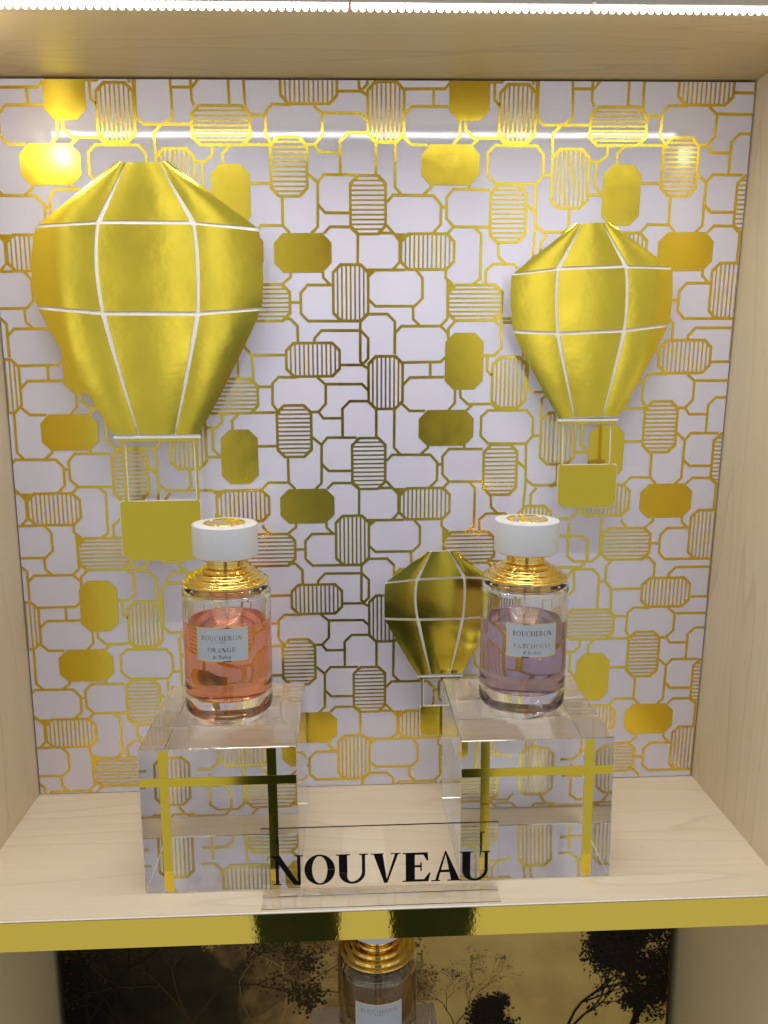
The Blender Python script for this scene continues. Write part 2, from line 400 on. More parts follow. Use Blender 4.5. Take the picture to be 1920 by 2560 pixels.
LW, SW, CUT = 1.95, 1.22, 5.8           # millimetres
PATTERN = {
'L': [
[[224.94,25.82],[224.69,29.37],[218.96,34.09]],
[[247.92,25.91],[248.02,29.87],[253.1,34.89]],
[[254.19,34.89],[236.75,34.81],[231.67,40.52],[231.64,54.55],[236.72,59.83],[274.46,60.08]],
[[222.81,46.86],[231.54,46.91]],
[[273.02,1.26],[272.83,20.88]],
[[10.83,-0.17],[21.16,-0.15],[25.73,5.15],[25.72,19.42],[20.74,24.77]],
[[0.76,24.69],[30.34,24.81]],
[[37.86,25.16],[42.27,30.58],[42.42,44.58],[36.83,49.95],[8.22,49.79],[3.61,45.42]],
[[35.56,50.19],[35.89,59.1],[41.19,64.03]],
[[-2.32,60.24],[3.16,55.25],[17.05,55.33],[22.38,60.64],[22.46,83.62]],
[[274.46,59.26],[274.31,88.8],[276.86,90.9]],
[[240.82,74.68],[241.12,72.07],[246.24,66.55],[274.85,66.75],[280.14,72.35],[280.1,86.78],[275.58,91.22],[259.7,91.17]],
[[-1.62,91.14],[3.22,94.01]],
[[218.39,58.1],[223.81,58.13],[228.96,63.43],[229.07,74.43]],
[[27.52,89.77],[56.51,89.5],[59.81,86.02]],
[[48.65,89.82],[48.8,100.35]],
[[28.26,106.33],[33.77,100.62],[59.27,100.53]],
[[212.74,123.61],[209.45,119.17],[209.85,104.04],[214.44,99.5],[227.54,99.78]],
[[242.79,100.01],[248.83,105.25],[248.64,119.16],[243.25,125.05],[237.69,124.99]],
[[248.66,104.83],[275.51,105.09],[280.2,109.77]],
[[243.25,125.05],[246.61,129.78],[260.77,129.94]],
[[280.35,117.55],[266.46,117.4],[260.92,122.95],[260.9,144.12]],
[[8.82,123.39],[8.79,144.43]],
[[22.35,123.54],[22.2,152.42],[26.93,157.46]],
[[27.95,119.76],[33.6,125.02],[45.29,125.15]],
[[193.49,125.14],[215.03,125.11]],
[[238.31,143.76],[245.11,149.47],[244.69,178.37],[240.01,182.91]],
[[245.11,149.47],[249.5,144.16],[271.52,144.43]],
[[219.95,158.0],[219.95,177.57],[224.87,182.69]],
[[244.9,163.84],[250.04,169.18],[267.19,169.42]],
[[199.9,182.75],[204.8,177.52],[219.94,177.74]],
[[248.73,183.05],[253.41,178.5],[267.38,178.71],[273.04,183.86]],
[[196.45,150.0],[212.17,150.0]],
[[67.5,108.34],[67.57,119.41],[62.96,124.69]],
[[71.22,108.33],[71.54,115.33],[77.35,120.65],[95.44,120.46],[99.65,124.55]],
[[81.26,120.64],[76.24,125.11]],
[[47.7,150.91],[47.56,152.81],[42.2,157.53]],
[[75.22,150.92],[75.29,153.88]],
[[16.59,162.3],[20.69,157.63],[49.57,158.01],[54.93,163.97],[54.95,177.24],[49.63,182.87]],
[[16.35,177.57],[21.03,182.8]],
[[55.04,165.47],[58.92,165.52]],
[[89.36,154.14],[63.56,153.81],[58.82,159.62],[59.04,173.3],[64.26,178.71],[90.21,179.09]],
[[64.26,178.71],[60.26,182.94]],
[[79.09,-4.07],[84.1,0.92],[84.12,31.24],[79.35,35.01]],
[[106.26,125.46],[122.05,125.63],[126.85,131.29],[127.22,144.74],[122.58,150.54],[93.39,150.17],[87.51,144.26],[87.57,129.98],[92.69,125.31],[106.26,125.46]],
[[127.39,144.68],[133.34,144.68]],
[[122.23,149.93],[123.19,179.05],[122.15,198.68]],
[[116.42,164.17],[122.62,169.35]],
[[146.92,167.73],[147.29,179.45],[142.89,183.99]],
[[123.77,178.28],[128.97,182.35],[163.51,182.76]],
[[131.81,1.42],[127.65,6.52],[127.56,14.9]],
[[120.28,81.57],[121.46,107.82],[125.97,112.24],[159.51,112.15]],
[[146.49,77.84],[141.22,72.14],[126.39,71.83],[121.6,76.86],[121.22,105.61]],
[[145.42,80.73],[146.32,107.38],[140.26,112.05]],
[[146.02,89.21],[159.41,89.15]],
[[138.63,112.21],[132.76,117.78],[133.4,131.61]],
[[184.82,125.38],[179.38,130.8],[179.65,138.74]],
[[159.73,135.74],[167.63,135.84],[172.2,131.63],[172.48,124.27]],
[[165.09,135.98],[164.73,152.12],[169.94,156.92]],
[[159.11,157.53],[170.88,157.69]],
[[220.31,83.65],[195.45,83.76],[195.99,102.43],[199.14,106.27],[210.67,106.46]],
[[195.04,59.42],[190.08,64.79],[190.33,77.77],[195.37,83.69]],
[[184.96,76.9],[190.28,77.01]],
[[165.23,17.49],[164.72,21.43],[159.21,26.34],[149.79,26.19]],
[[184.41,26.28],[184.13,55.28],[178.89,60.53],[164.1,60.53],[158.53,56.12],[158.67,29.98]],
[[151.11,39.71],[169.63,40.03],[174.3,44.84],[174.24,60.16],[169.44,65.34],[141.26,64.8]],
[[162.11,66.7],[179.26,67.03],[184.78,72.44],[185.14,100.41]],
[[125.34,71.81],[126.57,68.12],[131.17,63.12],[146.85,63.43]],
[[134.65,53.97],[135.36,57.2],[139.89,63.01]],
[[164.27,67.31],[165.3,83.47],[160.02,89.48]],
[[163.07,67.29],[159.19,72.88],[159.64,96.77],[161.05,100.66]],
[[59.1,24.95],[59.09,30.51],[64.33,34.95]],
[[60.57,31.85],[60.98,58.71],[55.97,64.01]],
[[22.58,68.8],[27.25,63.93],[55.97,64.01],[61.45,69.07],[61.75,73.46]],
[[66.4,60.92],[61.73,65.8],[61.73,72.36]],
[[96.22,60.46],[100.77,65.51],[101.23,79.82],[96.11,85.15],[86.06,85.07]],
[[96.7,58.84],[109.23,59.09],[113.58,53.75]],
[[99.56,61.66],[112.11,61.91],[117.46,67.47],[117.79,86.61]],
[[90.94,85.11],[91.26,96.42],[94.7,99.71]],
[[88.4,34.91],[88.14,25.59],[93.34,21.11],[107.95,21.17],[111.26,24.09]],
[[96.58,7.12],[97.02,15.97],[102.76,21.51]],
[[199.86,27.17],[200.18,29.29],[204.44,33.69]]],
'T': [[[20.76,-0.03],[30.46,0.12],[25.81,5.14]],
[[2.84,25.02],[8.91,25.36],[3.24,30.56]],
[[60.56,31.31],[64.21,34.95],[66.04,36.4],[60.71,39.85]],
[[162.07,-0.15],[171.07,-0.01],[166.35,4.88]],
[[160.63,64.88],[169.17,65.52],[163.12,68.23]]],
'O': [
[219.38,260.16,74.35,100.15,'v'],
[2.19,29.31,84.2,124.32,'v'],
[211.43,238.65,119.14,159.22,'h'],
[-10.29,16.57,143.89,184.39,'h'],
[25.66,65.82,-0.55,25.58,'v'],
[94.13,121.17,85.6,124.53,'v'],
[132.45,160.66,126.72,167.45,'v'],
[89.36,116.82,150.16,190.35,'h'],
[158.11,199.87,99.55,126.29,'h'],
[60.05,101.51,34.33,61.02,'h'],
[184.07,224.84,33.49,60.55,'h'],
[254.12,281.24,20.08,60.84,'v'],
[165.05,205.86,-0.85,24.99,'v'],
[117.2,144.78,14.81,56.15,'v'],
[59.56,87.98,68.93,109.72,'s'],
[40.59,81.87,124.61,151.29,'s'],
[170.49,197.86,137.46,178.29,'s'],
[213.32,254.2,-0.3,26.41,'s']]}
PX, PR = 277.2, 183.0
def to_panel(u, v):
    """pattern millimetres (u across, v down, one repeat = 183) -> panel metres"""
    r = v/183.0; z = 0.4222-0.1864*r+0.0033*r*r
    t = max(0.0, (u/1000+0.26)/0.53); s = 0.0006+0.0334*t*t
    return (u/1000+s*(z-0.45), z)
def motif_polys(kind, data):
    if kind == 'L': return stroke([tuple(p) for p in data], LW)
    if kind == 'T': return [[tuple(p) for p in data]]
    x0, x1, y0, y1, k = data
    if k == 's':
        return [octagon(x0, x1, y0, y1, CUT*1.12)]
    o, i = octagon(x0, x1, y0, y1, CUT), octagon(x0+LW, x1-LW, y0+LW, y1-LW, CUT-LW*0.41)
    P = [[o[q], o[(q+1) % 8], i[(q+1) % 8], i[q]] for q in range(8)]
    n = 7 if (k == 'v') == (x1-x0 < y1-y0) else 11
    if k == 'v':
        for q in range(n):
            xc = x0+LW/2+(x1-x0-LW)*(q+1)/(n+1); P.append(clip_poly([(xc-SW/2, y0), (xc+SW/2, y0), (xc+SW/2, y1), (xc-SW/2, y1)], i))
    else:
        for q in range(n):
            yc = y0+LW/2+(y1-y0-LW)*(q+1)/(n+1); P.append(clip_poly([(x0, yc-SW/2), (x1, yc-SW/2), (x1, yc+SW/2), (x0, yc+SW/2)], i))
    return P
NAMES = {'L': 'outline_strip', 'T': 'foil_corner'}
cnt = 0
for kind in 'LTO':
    for ei, data in enumerate(PATTERN[kind]):
        polys = motif_polys(kind, data)
        name = NAMES.get(kind) or ('solid_octagon' if data[4] == 's' else 'striped_octagon')
        lift = 0.00012 + 0.000006*((ei*7+{'L': 0, 'T': 3, 'O': 5}[kind]) % 23) + (0.00015 if name == 'solid_octagon' else 0)
        for i in range(-2, 3):
            for j in range(-1, 4):
                V, F = [], []
                for q in polys:
                    w = [to_panel(a+i*PX, b_+j*PR) for a, b_ in q]
                    if sum(w[k][0]*w[(k+1) % len(w)][1]-w[(k+1) % len(w)][0]*w[k][1] for k in range(len(w))) < 0: w = w[::-1]
                    c = clip_poly(w, CLIP)
                    if len(c) < 3: continue
                    b0 = len(V); V += [(x, -lift, z) for x, z in c]; F.append(tuple(range(b0, b0+len(c))))
                if F:
                    mesh(name, V, F, 'gold_foil', panel); cnt += 1

# ------------------------------------------------------------------ LED light bars under the niche ceiling
bead_bm = bmesh.new(); bmesh.ops.create_icosphere(bead_bm, subdivisions=2, radius=0.00155)
bead_me = bpy.data.meshes.new('led_bulb'); bead_bm.to_mesh(bead_me); bead_bm.free(); bead_me.materials.append(M['led_light'])
for x0, x1, which in ((-0.2560, -0.0096, 'longest white light bar of tiny bulbs, at the left under the ceiling'),
                      (-0.0084, 0.1224, 'short white light bar of tiny bulbs, middle one under the ceiling'),
                      (0.1236, 0.2700, 'white light bar of tiny bulbs under the ceiling, nearest the right wall')):
    bar = empty('light_bar', ((x0+x1)/2, -0.130, PH), which, 'light', 'light bars along the niche ceiling')
    h = (x1-x0)/2
    box('housing', (-h, -0.0045, -0.0035), (h, 0.0045, -0.0001), 'led_housing', bar, bevel=0.0004, seg=1)
    nb = int((x1-x0)/0.0042)
    for k in range(nb):
        o = bpy.data.objects.new('led_bulb', bead_me); COL.objects.link(o); o.parent = bar
        o.location = (-h+(x1-x0)*(k+0.5)/nb, 0, -0.0050)
    if x0 < -0.2 or x1 > 0.2:                         # added unseen bulb by the side wall, for a hot reflection in the foil
        s_ = -1 if x0 < -0.2 else 1
        eb = lathe('added_end_bulb', [(0.0, -0.0060), (0.0030, -0.0052), (0.0052, -0.0025), (0.0055, 0.0), (0.0052, 0.0065), (0.0, 0.0070)], 'added_end_light' if s_ < 0 else 'added_end_light_dim', bar, 24)
        eb.location = ((-0.2435 if s_ < 0 else 0.2743)-(x0+x1)/2, 0.012, 0.4997-PH)
    area_lamp('bar_light', (0, 0, -0.0072), (0, 0.16, -1), 0.14*(x1-x0)/0.13, 2*h-0.002, (0.96, 0.95, 1.0), 'RECTANGLE', 0.0042, bar).data.spread = math.radians(130)

# ------------------------------------------------------------------ hot air balloons
def balloon(rows, rope, basket, depth, label, col_in, k):
    """rows: 5 rows (top, upper seam, belly, lower seam, mouth) of 4 points in millimetres"""
    allp = [p for r in rows for p in r]
    cx = sum(p[0] for p in rows[4])/4000; base = Vector((cx, -depth, basket[2][1]/1000))
    root = empty('hot_air_balloon', base, label, 'balloon', 'gold balloons on the panel')
    G = [[Vector(p)/1000-base for p in r] for r in rows]
    def col_pt(c, band, t):
        if band == 0:
            a, b_ = G[0][c], G[1][c]; q = a.lerp(b_, t)
            return q
        if band == 1:
            a, m_, b_ = G[1][c], G[2][c], G[3][c]
            ctrl = m_*2-(a+b_)*0.5
            return a*(1-t)**2+ctrl*2*t*(1-t)+b_*t*t
        a, b_ = G[3][c], G[4][c]; q = a.lerp(b_, t); s = (-1, -0.35, 0.35, 1)[c]
        out = 4*t*(1-t); return q + Vector((0.0014*out*s*k, 0, 0))
    def surf(c, band, s, t):
        a, b_ = col_pt(c, band, t), col_pt(c+1, band, t)
        q = a.lerp(b_, s); q.y -= 0.0004*k*4*s*(1-s)
        return q
    def patch(c, band, i0, i1, j0, j1, nx, ny, off):
        V, F = [], []
        for j in range(ny+1):
            for i in range(nx+1):
                s, t = i0+(i1-i0)*i/nx, j0+(j1-j0)*j/ny
                p = surf(c, band, s, t)
                e = 1e-3
                du = surf(c, band, s+e, t)-surf(c, band, s-e, t); dv = surf(c, band, s, t+e)-surf(c, band, s, t-e)
                nrm = dv.cross(du); nrm.normalize()
                if nrm.y > 0: nrm = -nrm
                V.append(p+nrm*off)
        for j in range(ny):
            for i in range(nx):
                a = j*(nx+1)+i; F.append((a, a+nx+1, a+nx+2, a+1))
        return V, F
    # white card shell
    V, F = [], []
    for band in range(3):
        for c in range(3):
            v, f = patch(c, band, 0, 1, 0, 1, 8, 10, 0.0); b0 = len(V); V += v; F += [tuple(q+b0 for q in ff) for ff in f]
    sh_ = mesh('shell', V, F, 'white_card', root, smooth=True)
    bm = bmesh.new(); bm.from_mesh(sh_.data); bmesh.ops.remove_doubles(bm, verts=bm.verts[:], dist=1e-5); bmesh.ops.recalc_face_normals(bm, faces=bm.faces[:]); bm.to_mesh(sh_.data); bm.free()
    md = sh_.modifiers.new('thick', 'SOLIDIFY'); md.thickness = 0.0011; md.offset = 0.0
    gap = 0.00135*math.sqrt(k)
    for band in range(3):
        for c in range(3):
            wm = (surf(c, band, 0, .5)-surf(c, band, 1, .5)).length; hm = (surf(c, band, .5, 0)-surf(c, band, .5, 1)).length
            i0 = gap/wm if c > 0 else 0.0; i1 = 1-gap/wm if c < 2 else 1.0
            j0 = gap/hm if band > 0 else 0.0; j1 = 1-gap/hm
            v, f = patch(c, band, i0, i1, j0, j1, 8, 10, 0.0011)
            o = mesh('gore', v, f, 'gold_card', root, smooth=True)
            md = o.modifiers.new('thick', 'SOLIDIFY'); md.thickness = 0.0005; md.offset = 0.0
            o.modifiers.new('crease', 'EDGE_SPLIT')
    # mouth rim
    a, b_ = G[4][0], G[4][3]
    yv = G[4][1].y
    box('rim', (a.x-0.0012, yv-0.0012, min(a.z, b_.z)-0.0014*k-0.0004), (b_.x+0.0012, yv+0.003, min(a.z, b_.z)+0.0002), 'white_card', root, bevel=0.0002, seg=1)
    box('rim_edge', (a.x+0.0006, yv-0.0008, min(a.z, b_.z)-0.0032*k-0.0006), (b_.x-0.0006, yv+0.0026, min(a.z, b_.z)-0.0014*k-0.0005), 'gold_card', root)
    yf = -0.0004
    z1 = min(a.z, b_.z)-0.0032*k-0.0006
    (bx0, bz1), (bx1, bzt), (b2, bz0) = basket
    bx0, bx1, z2 = bx0/1000-base.x, bx1/1000-base.x, bz1/1000-base.z
    for (rx0, rx1, inner) in ((rope[0], rope[1], 1), (rope[2], rope[3], -1)):
        rx0, rx1 = rx0/1000-base.x, rx1/1000-base.x
        w = 0.0008
        gx = (rx0, rx1-w) if inner > 0 else (rx0+w, rx1)
        wx = (rx1-w+0.00002, rx1) if inner > 0 else (rx0, rx0+w-0.00002)
        r_ = box('rope', (gx[0], yf-0.0006, z2+0.0003), (gx[1], yf+0.0006, z1), 'gold_card', root)
        box('cut_edge', (wx[0], yf-0.0005, z2+0.0003), (wx[1], yf+0.0006, z1), 'white_card', r_)
    zb = bz0/1000-base.z; cc = 0.0055*k
    pol = [(bx0+cc, zb), (bx1-cc, zb), (bx1, zb+cc*0.9), (bx1, z2-0.0012), (bx1-0.0012, z2), (bx0+0.0012, z2), (bx0, z2-0.0012), (bx0, zb+cc*0.9)]
    bk = prism('basket', pol, yf-0.0007, yf-0.00005, 'gold_card', root)
    mx, mz = (bx0+bx1)/2, (zb+z2)/2; gx, gz = 0.0006/(bx1-bx0)*2, 0.0006/(z2-zb)*2
    prism('card_edge', [(mx+(x-mx)*(1+gx), mz+(z-mz)*(1+gz)) for x, z in pol], yf, yf+0.0009, 'white_card', bk)
    # foam spacer that holds the card off the panel
    yb = -base.y - 0.0006
    box('spacer', (-0.006*k, 0.0, G[3][1].z), (0.006*k, yb, G[1][1].z), 'white_card', root)
    box('spacer', (-0.004*k, yf+0.001, zb+0.006*k), (0.004*k, yb, z2-0.006*k), 'white_card', root)
    return root
BIG = [[[-165.5, -18.7, 465.4], [-159.8, -19.0, 465.4], [-137.7, -19.0, 465.4], [-131.9, -18.7, 465.5]], [[-221.8, -19.7, 424.4], [-180.2, -20.0, 426.6], [-116.4, -20.0, 426.2], [-72.4, -19.7, 422.3]], [[-227.0, -20.0, 397.7], [-183.2, -20.3, 399.6], [-114.7, -20.3, 398.8], [-70.4, -20.0, 391.2]], [[-225.1, -19.7, 370.9], [-180.9, -20.0, 366.6], [-116.3, -20.0, 365.9], [-72.3, -19.7, 369.2]], [[-178.2, -19.2, 282.0], [-161.3, -19.4, 281.8], [-136.6, -19.4, 281.5], [-120.0, -19.2, 281.6]]]
RIGHT = [[[147.5, -15.0, 425.4], [152.0, -15.2, 425.9], [166.4, -15.2, 426.7], [170.7, -15.0, 426.7]], [[103.2, -15.8, 391.7], [135.9, -16.0, 395.6], [184.0, -16.0, 396.9], [216.8, -15.8, 395.7]], [[102.5, -16.0, 375.0], [135.1, -16.2, 373.7], [185.6, -16.2, 375.9], [218.2, -16.0, 376.0]], [[104.7, -15.8, 352.3], [136.9, -16.0, 350.9], [184.5, -16.0, 352.5], [216.3, -15.8, 356.2]], [[140.1, -15.6, 289.7], [151.2, -15.7, 290.2], [170.9, -15.7, 290.8], [182.0, -15.6, 291.0]]]
SMALL = [[[44.0, -11.2, 192.3], [47.0, -11.4, 192.6], [60.5, -11.4, 192.8], [64.8, -11.2, 192.5]], [[12.4, -11.8, 169.4], [36.2, -12.0, 171.5], [71.7, -12.0, 172.6], [90.8, -11.8, 171.6]], [[11.7, -12.0, 155.8], [34.9, -12.2, 156.6], [72.1, -12.2, 156.5], [91.6, -12.0, 156.7]], [[11.9, -11.8, 141.4], [36.9, -12.0, 140.3], [70.7, -12.0, 140.3], [90.0, -11.8, 141.6]], [[37.3, -11.9, 95.4], [46.8, -12.0, 95.9], [61.1, -12.0, 96.0], [70.1, -11.9, 95.9]]]
balloon(BIG, (-174.4, -171.8, -123.9, -121.6), ((-178.4, 234.6), (-121.4, 0), (0, 191.0)), 0.017, 'largest gold hot air balloon, at the upper left above the orange perfume', 'gold', 1.0)
balloon(RIGHT, (141.2, 143.3, 177.9, 180.0), ((140.6, 256.2), (183.5, 0), (0, 224.8)), 0.014, 'mid-sized gold hot air balloon at the upper right beside the right wall', 'gold', 0.78)
balloon(SMALL, (39.6, 41.4, 66.4, 68.2), ((38.8, 70.0), (70.0, 0), (0, 46.2)), 0.0105, 'smallest gold hot air balloon, partly hidden behind the mauve perfume', 'gold', 0.55)

# ------------------------------------------------------------------ acrylic blocks with gold ribbon
def block(x0, x1, y0, y1, z0, h, label, ribbon=True):
    cx, cy_ = (x0+x1)/2, (y0+y1)/2
    root = empty('acrylic_block', (cx, cy_, z0), label, 'display block', 'clear acrylic blocks')
    hx, hy = (x1-x0)/2, (y1-y0)/2
    box('body', (-hx, -hy, 0.00025), (hx, hy, h), 'acrylic', root, bevel=0.0005, seg=2)
    if ribbon:
        w = 0.0058; yf = -hy-0.00022
        for fx in (0.158, 0.840):
            xc = -hx+2*hx*fx
            box('ribbon', (xc-w/2, yf, 0.0012), (xc+w/2, yf+0.00012, h-0.0007), 'gold_ribbon', root)
        zc = h*(1-0.222)
        box('ribbon', (-hx+0.0006, yf-0.00014, zc-w/2), (hx-0.0006, yf-0.00001, zc+w/2), 'gold_ribbon', root)
    return root
block(-0.1470, -0.0487, -0.1325, -0.0255, 0.0, 0.0973, 'clear acrylic block with gold ribbon cross under the orange perfume bottle')
block(0.0543, 0.1522, -0.1303, -0.0235, 0.0, 0.0965, 'clear acrylic block with gold ribbon cross under the mauve perfume bottle')
block(-0.0500, 0.0492, -0.1160, -0.0185, ZB, 0.0972, 'clear acrylic block without ribbon on the lower shelf', False)

# ------------------------------------------------------------------ perfume bottles
def on_label(R, ang0, zc):
    def fn(x, y, k):
        a = -math.pi/2 + x/R + ang0
        rr = R + 0.00012 + 0.000008*(k % 9)
        return (rr*math.cos(a), rr*math.sin(a), zc+y)
    return fn
def bottle(loc, label, liquid, level, lines, tilt=0.013, z_off=0.0):
    root = empty('perfume_bottle', loc, label, 'perfume', 'perfume bottles')
    root.rotation_euler = (0, tilt, 0)
    zo = 0.0005
    # glass: outer skin down the outside, then the cavity
    outer = rounded([(0.0, zo+0.0012), (0.0150, zo+0.0012), (0.0185, zo), (0.0225, zo), (0.0290, 0.0075), (0.0290, 0.0890), (0.0272, 0.0926), (0.0120, 0.0926)], 0.0028, 5)
    inner = rounded([(0.0120, 0.0926), (0.0120, 0.0895), (0.0235, 0.0880), (0.0252, 0.0850), (0.0252, 0.0215), (0.0220, 0.0175), (0.0, 0.0165)], 0.003, 5)
    # the glass ends at the liquid line; below it the wall of the liquid is the glass-liquid boundary
    gi = [q for q in inner if q[1] > level+0.0001]+[(0.0252, level)]
    lathe('glass_body', outer+gi[1:], 'bottle_glass', root, 112)
    li = [(0.0252, level)]+[q for q in inner if q[1] < level-0.0001]
    wall_ = lathe('perfume_liquid', li, liquid+'_wall', root, 112)
    surf_ = lathe('liquid_surface', [(0.0252, level), (0.0246, level-0.0004), (0.0236, level-0.0005), (0.0, level-0.0005)], liquid, wall_, 112)
    for o_, up in ((wall_, False), (surf_, True)):
        bm = bmesh.new(); bm.from_mesh(o_.data)
        for f in bm.faces:
            c = f.calc_center_median()
            want = Vector((0, 0, 1)) if up else Vector((c.x, c.y, c.z-0.045))
            if f.normal.dot(want) < 0: f.normal_flip()
        bm.to_mesh(o_.data); bm.free()
    tb = lathe('dip_tube', [(0.0, level-0.0003), (0.0006, level-0.0003), (0.0006, 0.0928), (0.0, 0.0928)], 'tube_plastic', root, 20)
    # stepped gold collar
    prof = [(0.0262, 0.0929), (0.0279, 0.0931), (0.0281, 0.0946), (0.0262, 0.0950), (0.0246, 0.0951), (0.0246, 0.0974), (0.0222, 0.0980), (0.0204, 0.0981), (0.0204, 0.1003), (0.0180, 0.1009), (0.0158, 0.1011), (0.0158, 0.1030), (0.0128, 0.1034), (0.0124, 0.1040), (0.0124, 0.1062), (0.0128, 0.1066), (0.0128, 0.1100), (0.0124, 0.1103), (0.0124, 0.1112), (0.0, 0.1112)]
    lathe('collar', rounded([(0.0, 0.0929)]+prof, 0.0009, 4), 'gold_metal', root, 112)
    cap = lathe('cap', rounded([(0.0, 0.1106), (0.0205, 0.1106), (0.0213, 0.1112), (0.0213, 0.1318), (0.0139, 0.1322), (0.0137, 0.1314), (0.0, 0.1314)], 0.0007, 3), 'cap_white', root, 112)
    lathe('cap_ring', rounded([(0.0126, 0.1103), (0.0196, 0.1100), (0.0207, 0.1107), (0.0207, 0.1110), (0.0126, 0.1110)], 0.0003, 2), 'gold_metal', cap, 96, closed=True)
    med = lathe('emblem', rounded([(0.0, 0.1315), (0.0136, 0.1315), (0.0136, 0.1324), (0.0130, 0.1327), (0.0124, 0.1321), (0.0, 0.1320)], 0.0003, 2), 'gold_metal', cap, 96)
    w, gl = layout('BOUCHERON', 0.14, 0.06, 0.10)
    s = 0.019/w
    poly_object('lettering', [[((x-w/2)*s, (y-0.5)*s) for x, y in q] for gg in gl for q in gg], lambda x, y, k: (x, y*1.15, 0.13225+0.000004*(k % 9)), 'gold_print', cap)
    # curved label with a gold border
    R = 0.0290; zc = 0.0585+z_off; hw, hh = 0.0172, 0.0112
    def strip(name, x0, x1, y0, y1, rr, mat, par_, nseg):
        V, F = [], []
        for i in range(nseg+1):
            a = -math.pi/2+(x0+(x1-x0)*i/nseg)/R
            V += [(rr*math.cos(a), rr*math.sin(a), zc+y0), (rr*math.cos(a), rr*math.sin(a), zc+y1)]
        F = [(2*i, 2*i+2, 2*i+3, 2*i+1) for i in range(nseg)]
        o = mesh(name, V, F, mat, par_, smooth=True)
        return o
    lab = strip('label', -hw, hw, -hh, hh, R+0.00008, 'label_card', root, 32)
    bw = 0.0005
    for (x0, x1, y0, y1) in ((-hw, hw, hh-bw, hh), (-hw, hw, -hh, -hh+bw), (-hw, -hw+bw, -hh+bw, hh-bw), (hw-bw, hw, -hh+bw, hh-bw)):
        strip('label_border', x0, x1, y0, y1, R+0.00013, 'gold_metal', lab, 32 if x1-x0 > 0.01 else 1)
    for txt, width, cap_h, yy, mat, st in lines:
        w, gl = layout(txt, st, 0.055, 0.11)
        sx = width/w
        poly_object('lettering', [[((x-w/2)*sx, (y-0.5)*cap_h+yy) for x, y in q] for gg in gl for q in gg], on_label(R, 0.0, zc), mat, lab)
    # tiny printed lines under the foot
    V, F = [], []
    rr_ = random.Random(3)
    for row, yy in enumerate((0.0105, 0.0075, 0.0045, 0.0012, -0.0016)):
        x = -math.sqrt(max(0, 0.0175**2-yy*yy))*0.9
        while x < math.sqrt(max(0, 0.0175**2-yy*yy))*0.88:
            ww = rr_.uniform(0.0006, 0.0013); b0 = len(V)
            V += [(x, -yy-0.0007, 0), (x+ww, -yy-0.0007, 0), (x+ww, -yy+0.0006, 0), (x, -yy+0.0006, 0)]
            F.append((b0, b0+1, b0+2, b0+3)); x += ww+rr_.choice((0.0003, 0.0003, 0.0010))
    mesh('foot_print', [(a, c, zo+0.0017) for a, c, _ in V], F, 'black_vinyl', root)
    return root
bottle((-0.0968, -0.080, 0.0975), 'perfume bottle of orange pink liquid with a white cap, on the left block', 'perfume_orange', 0.0685,
       [('BOUCHERON', 0.0266, 0.0030, 0.0044, 'gold_print', 0.15), ('PARIS', 0.0062, 0.0010, 0.0017, 'gold_print', 0.15), ('ORANGE', 0.0180, 0.0028, -0.0033, 'gold_print_dark', 0.15), ('de Bahia', 0.0116, 0.0025, -0.0078, 'gold_print_dark', 0.16)])
bottle((0.1023, -0.080, 0.0967), 'perfume bottle of pale mauve liquid with a white cap, on the right block', 'perfume_mauve', 0.0655,
       [('BOUCHERON', 0.0262, 0.0032, 0.0048, 'gold_print_dark', 0.15), ('PATCHOULI', 0.0246, 0.0028, -0.0036, 'gold_print', 0.15), ("d'Arabia", 0.0122, 0.0024, -0.0078, 'gold_print', 0.16)], z_off=-0.0010)
bottle((0.0016, -0.0715, ZB+0.0974), 'perfume bottle of smoky brown liquid standing on the lower shelf under the gold edge', 'perfume_smoke', 0.0800,
       [('BOUCHERON', 0.0266, 0.0030, 0.0056, 'gold_print', 0.15), ('PARIS', 0.0062, 0.0010, 0.0026, 'gold_print', 0.15)], tilt=0.0)

# ------------------------------------------------------------------ acrylic sign NOUVEAU
sign = empty('acrylic_sign', (0.0025, -0.1440, 0.0), 'clear acrylic sign with black letters NOUVEAU at the front of the shelf', 'sign')
box('plate', (-0.0743, 0.0020, 0.0009), (0.0743, 0.0034, 0.0475), 'acrylic', sign)
box('foot', (-0.0743, -0.0095, 0.0004), (0.0743, 0.0105, 0.0008), 'acrylic', sign)
spans = [('N', 100, 318), ('O', 325, 528), ('U', 535, 748), ('V', 765, 965), ('E', 978, 1165), ('A', 1170, 1372), ('U', 1358, 1568)]
kx = 0.1385/1468.0
for c, a, b_ in spans:
    adv, P = glyph(c, 0.25, 0.10)
    xs = [x for q in P for x, y in q]; lo, hi = min(xs), max(xs)
    X0, X1 = -0.0690+(a-100)*kx, -0.0690+(b_-100)*kx
    slope = -0.0007*((a+b_)/2-834)/734
    polys = [[(X0+(x-lo)/(hi-lo)*(X1-X0), 0.0088+y*0.0200+slope) for x, y in q] for q in P]
    poly_object('letter', polys, lambda x, y, k: (x, 0.0019-0.000012*(k % 9), y), 'black_vinyl', sign)

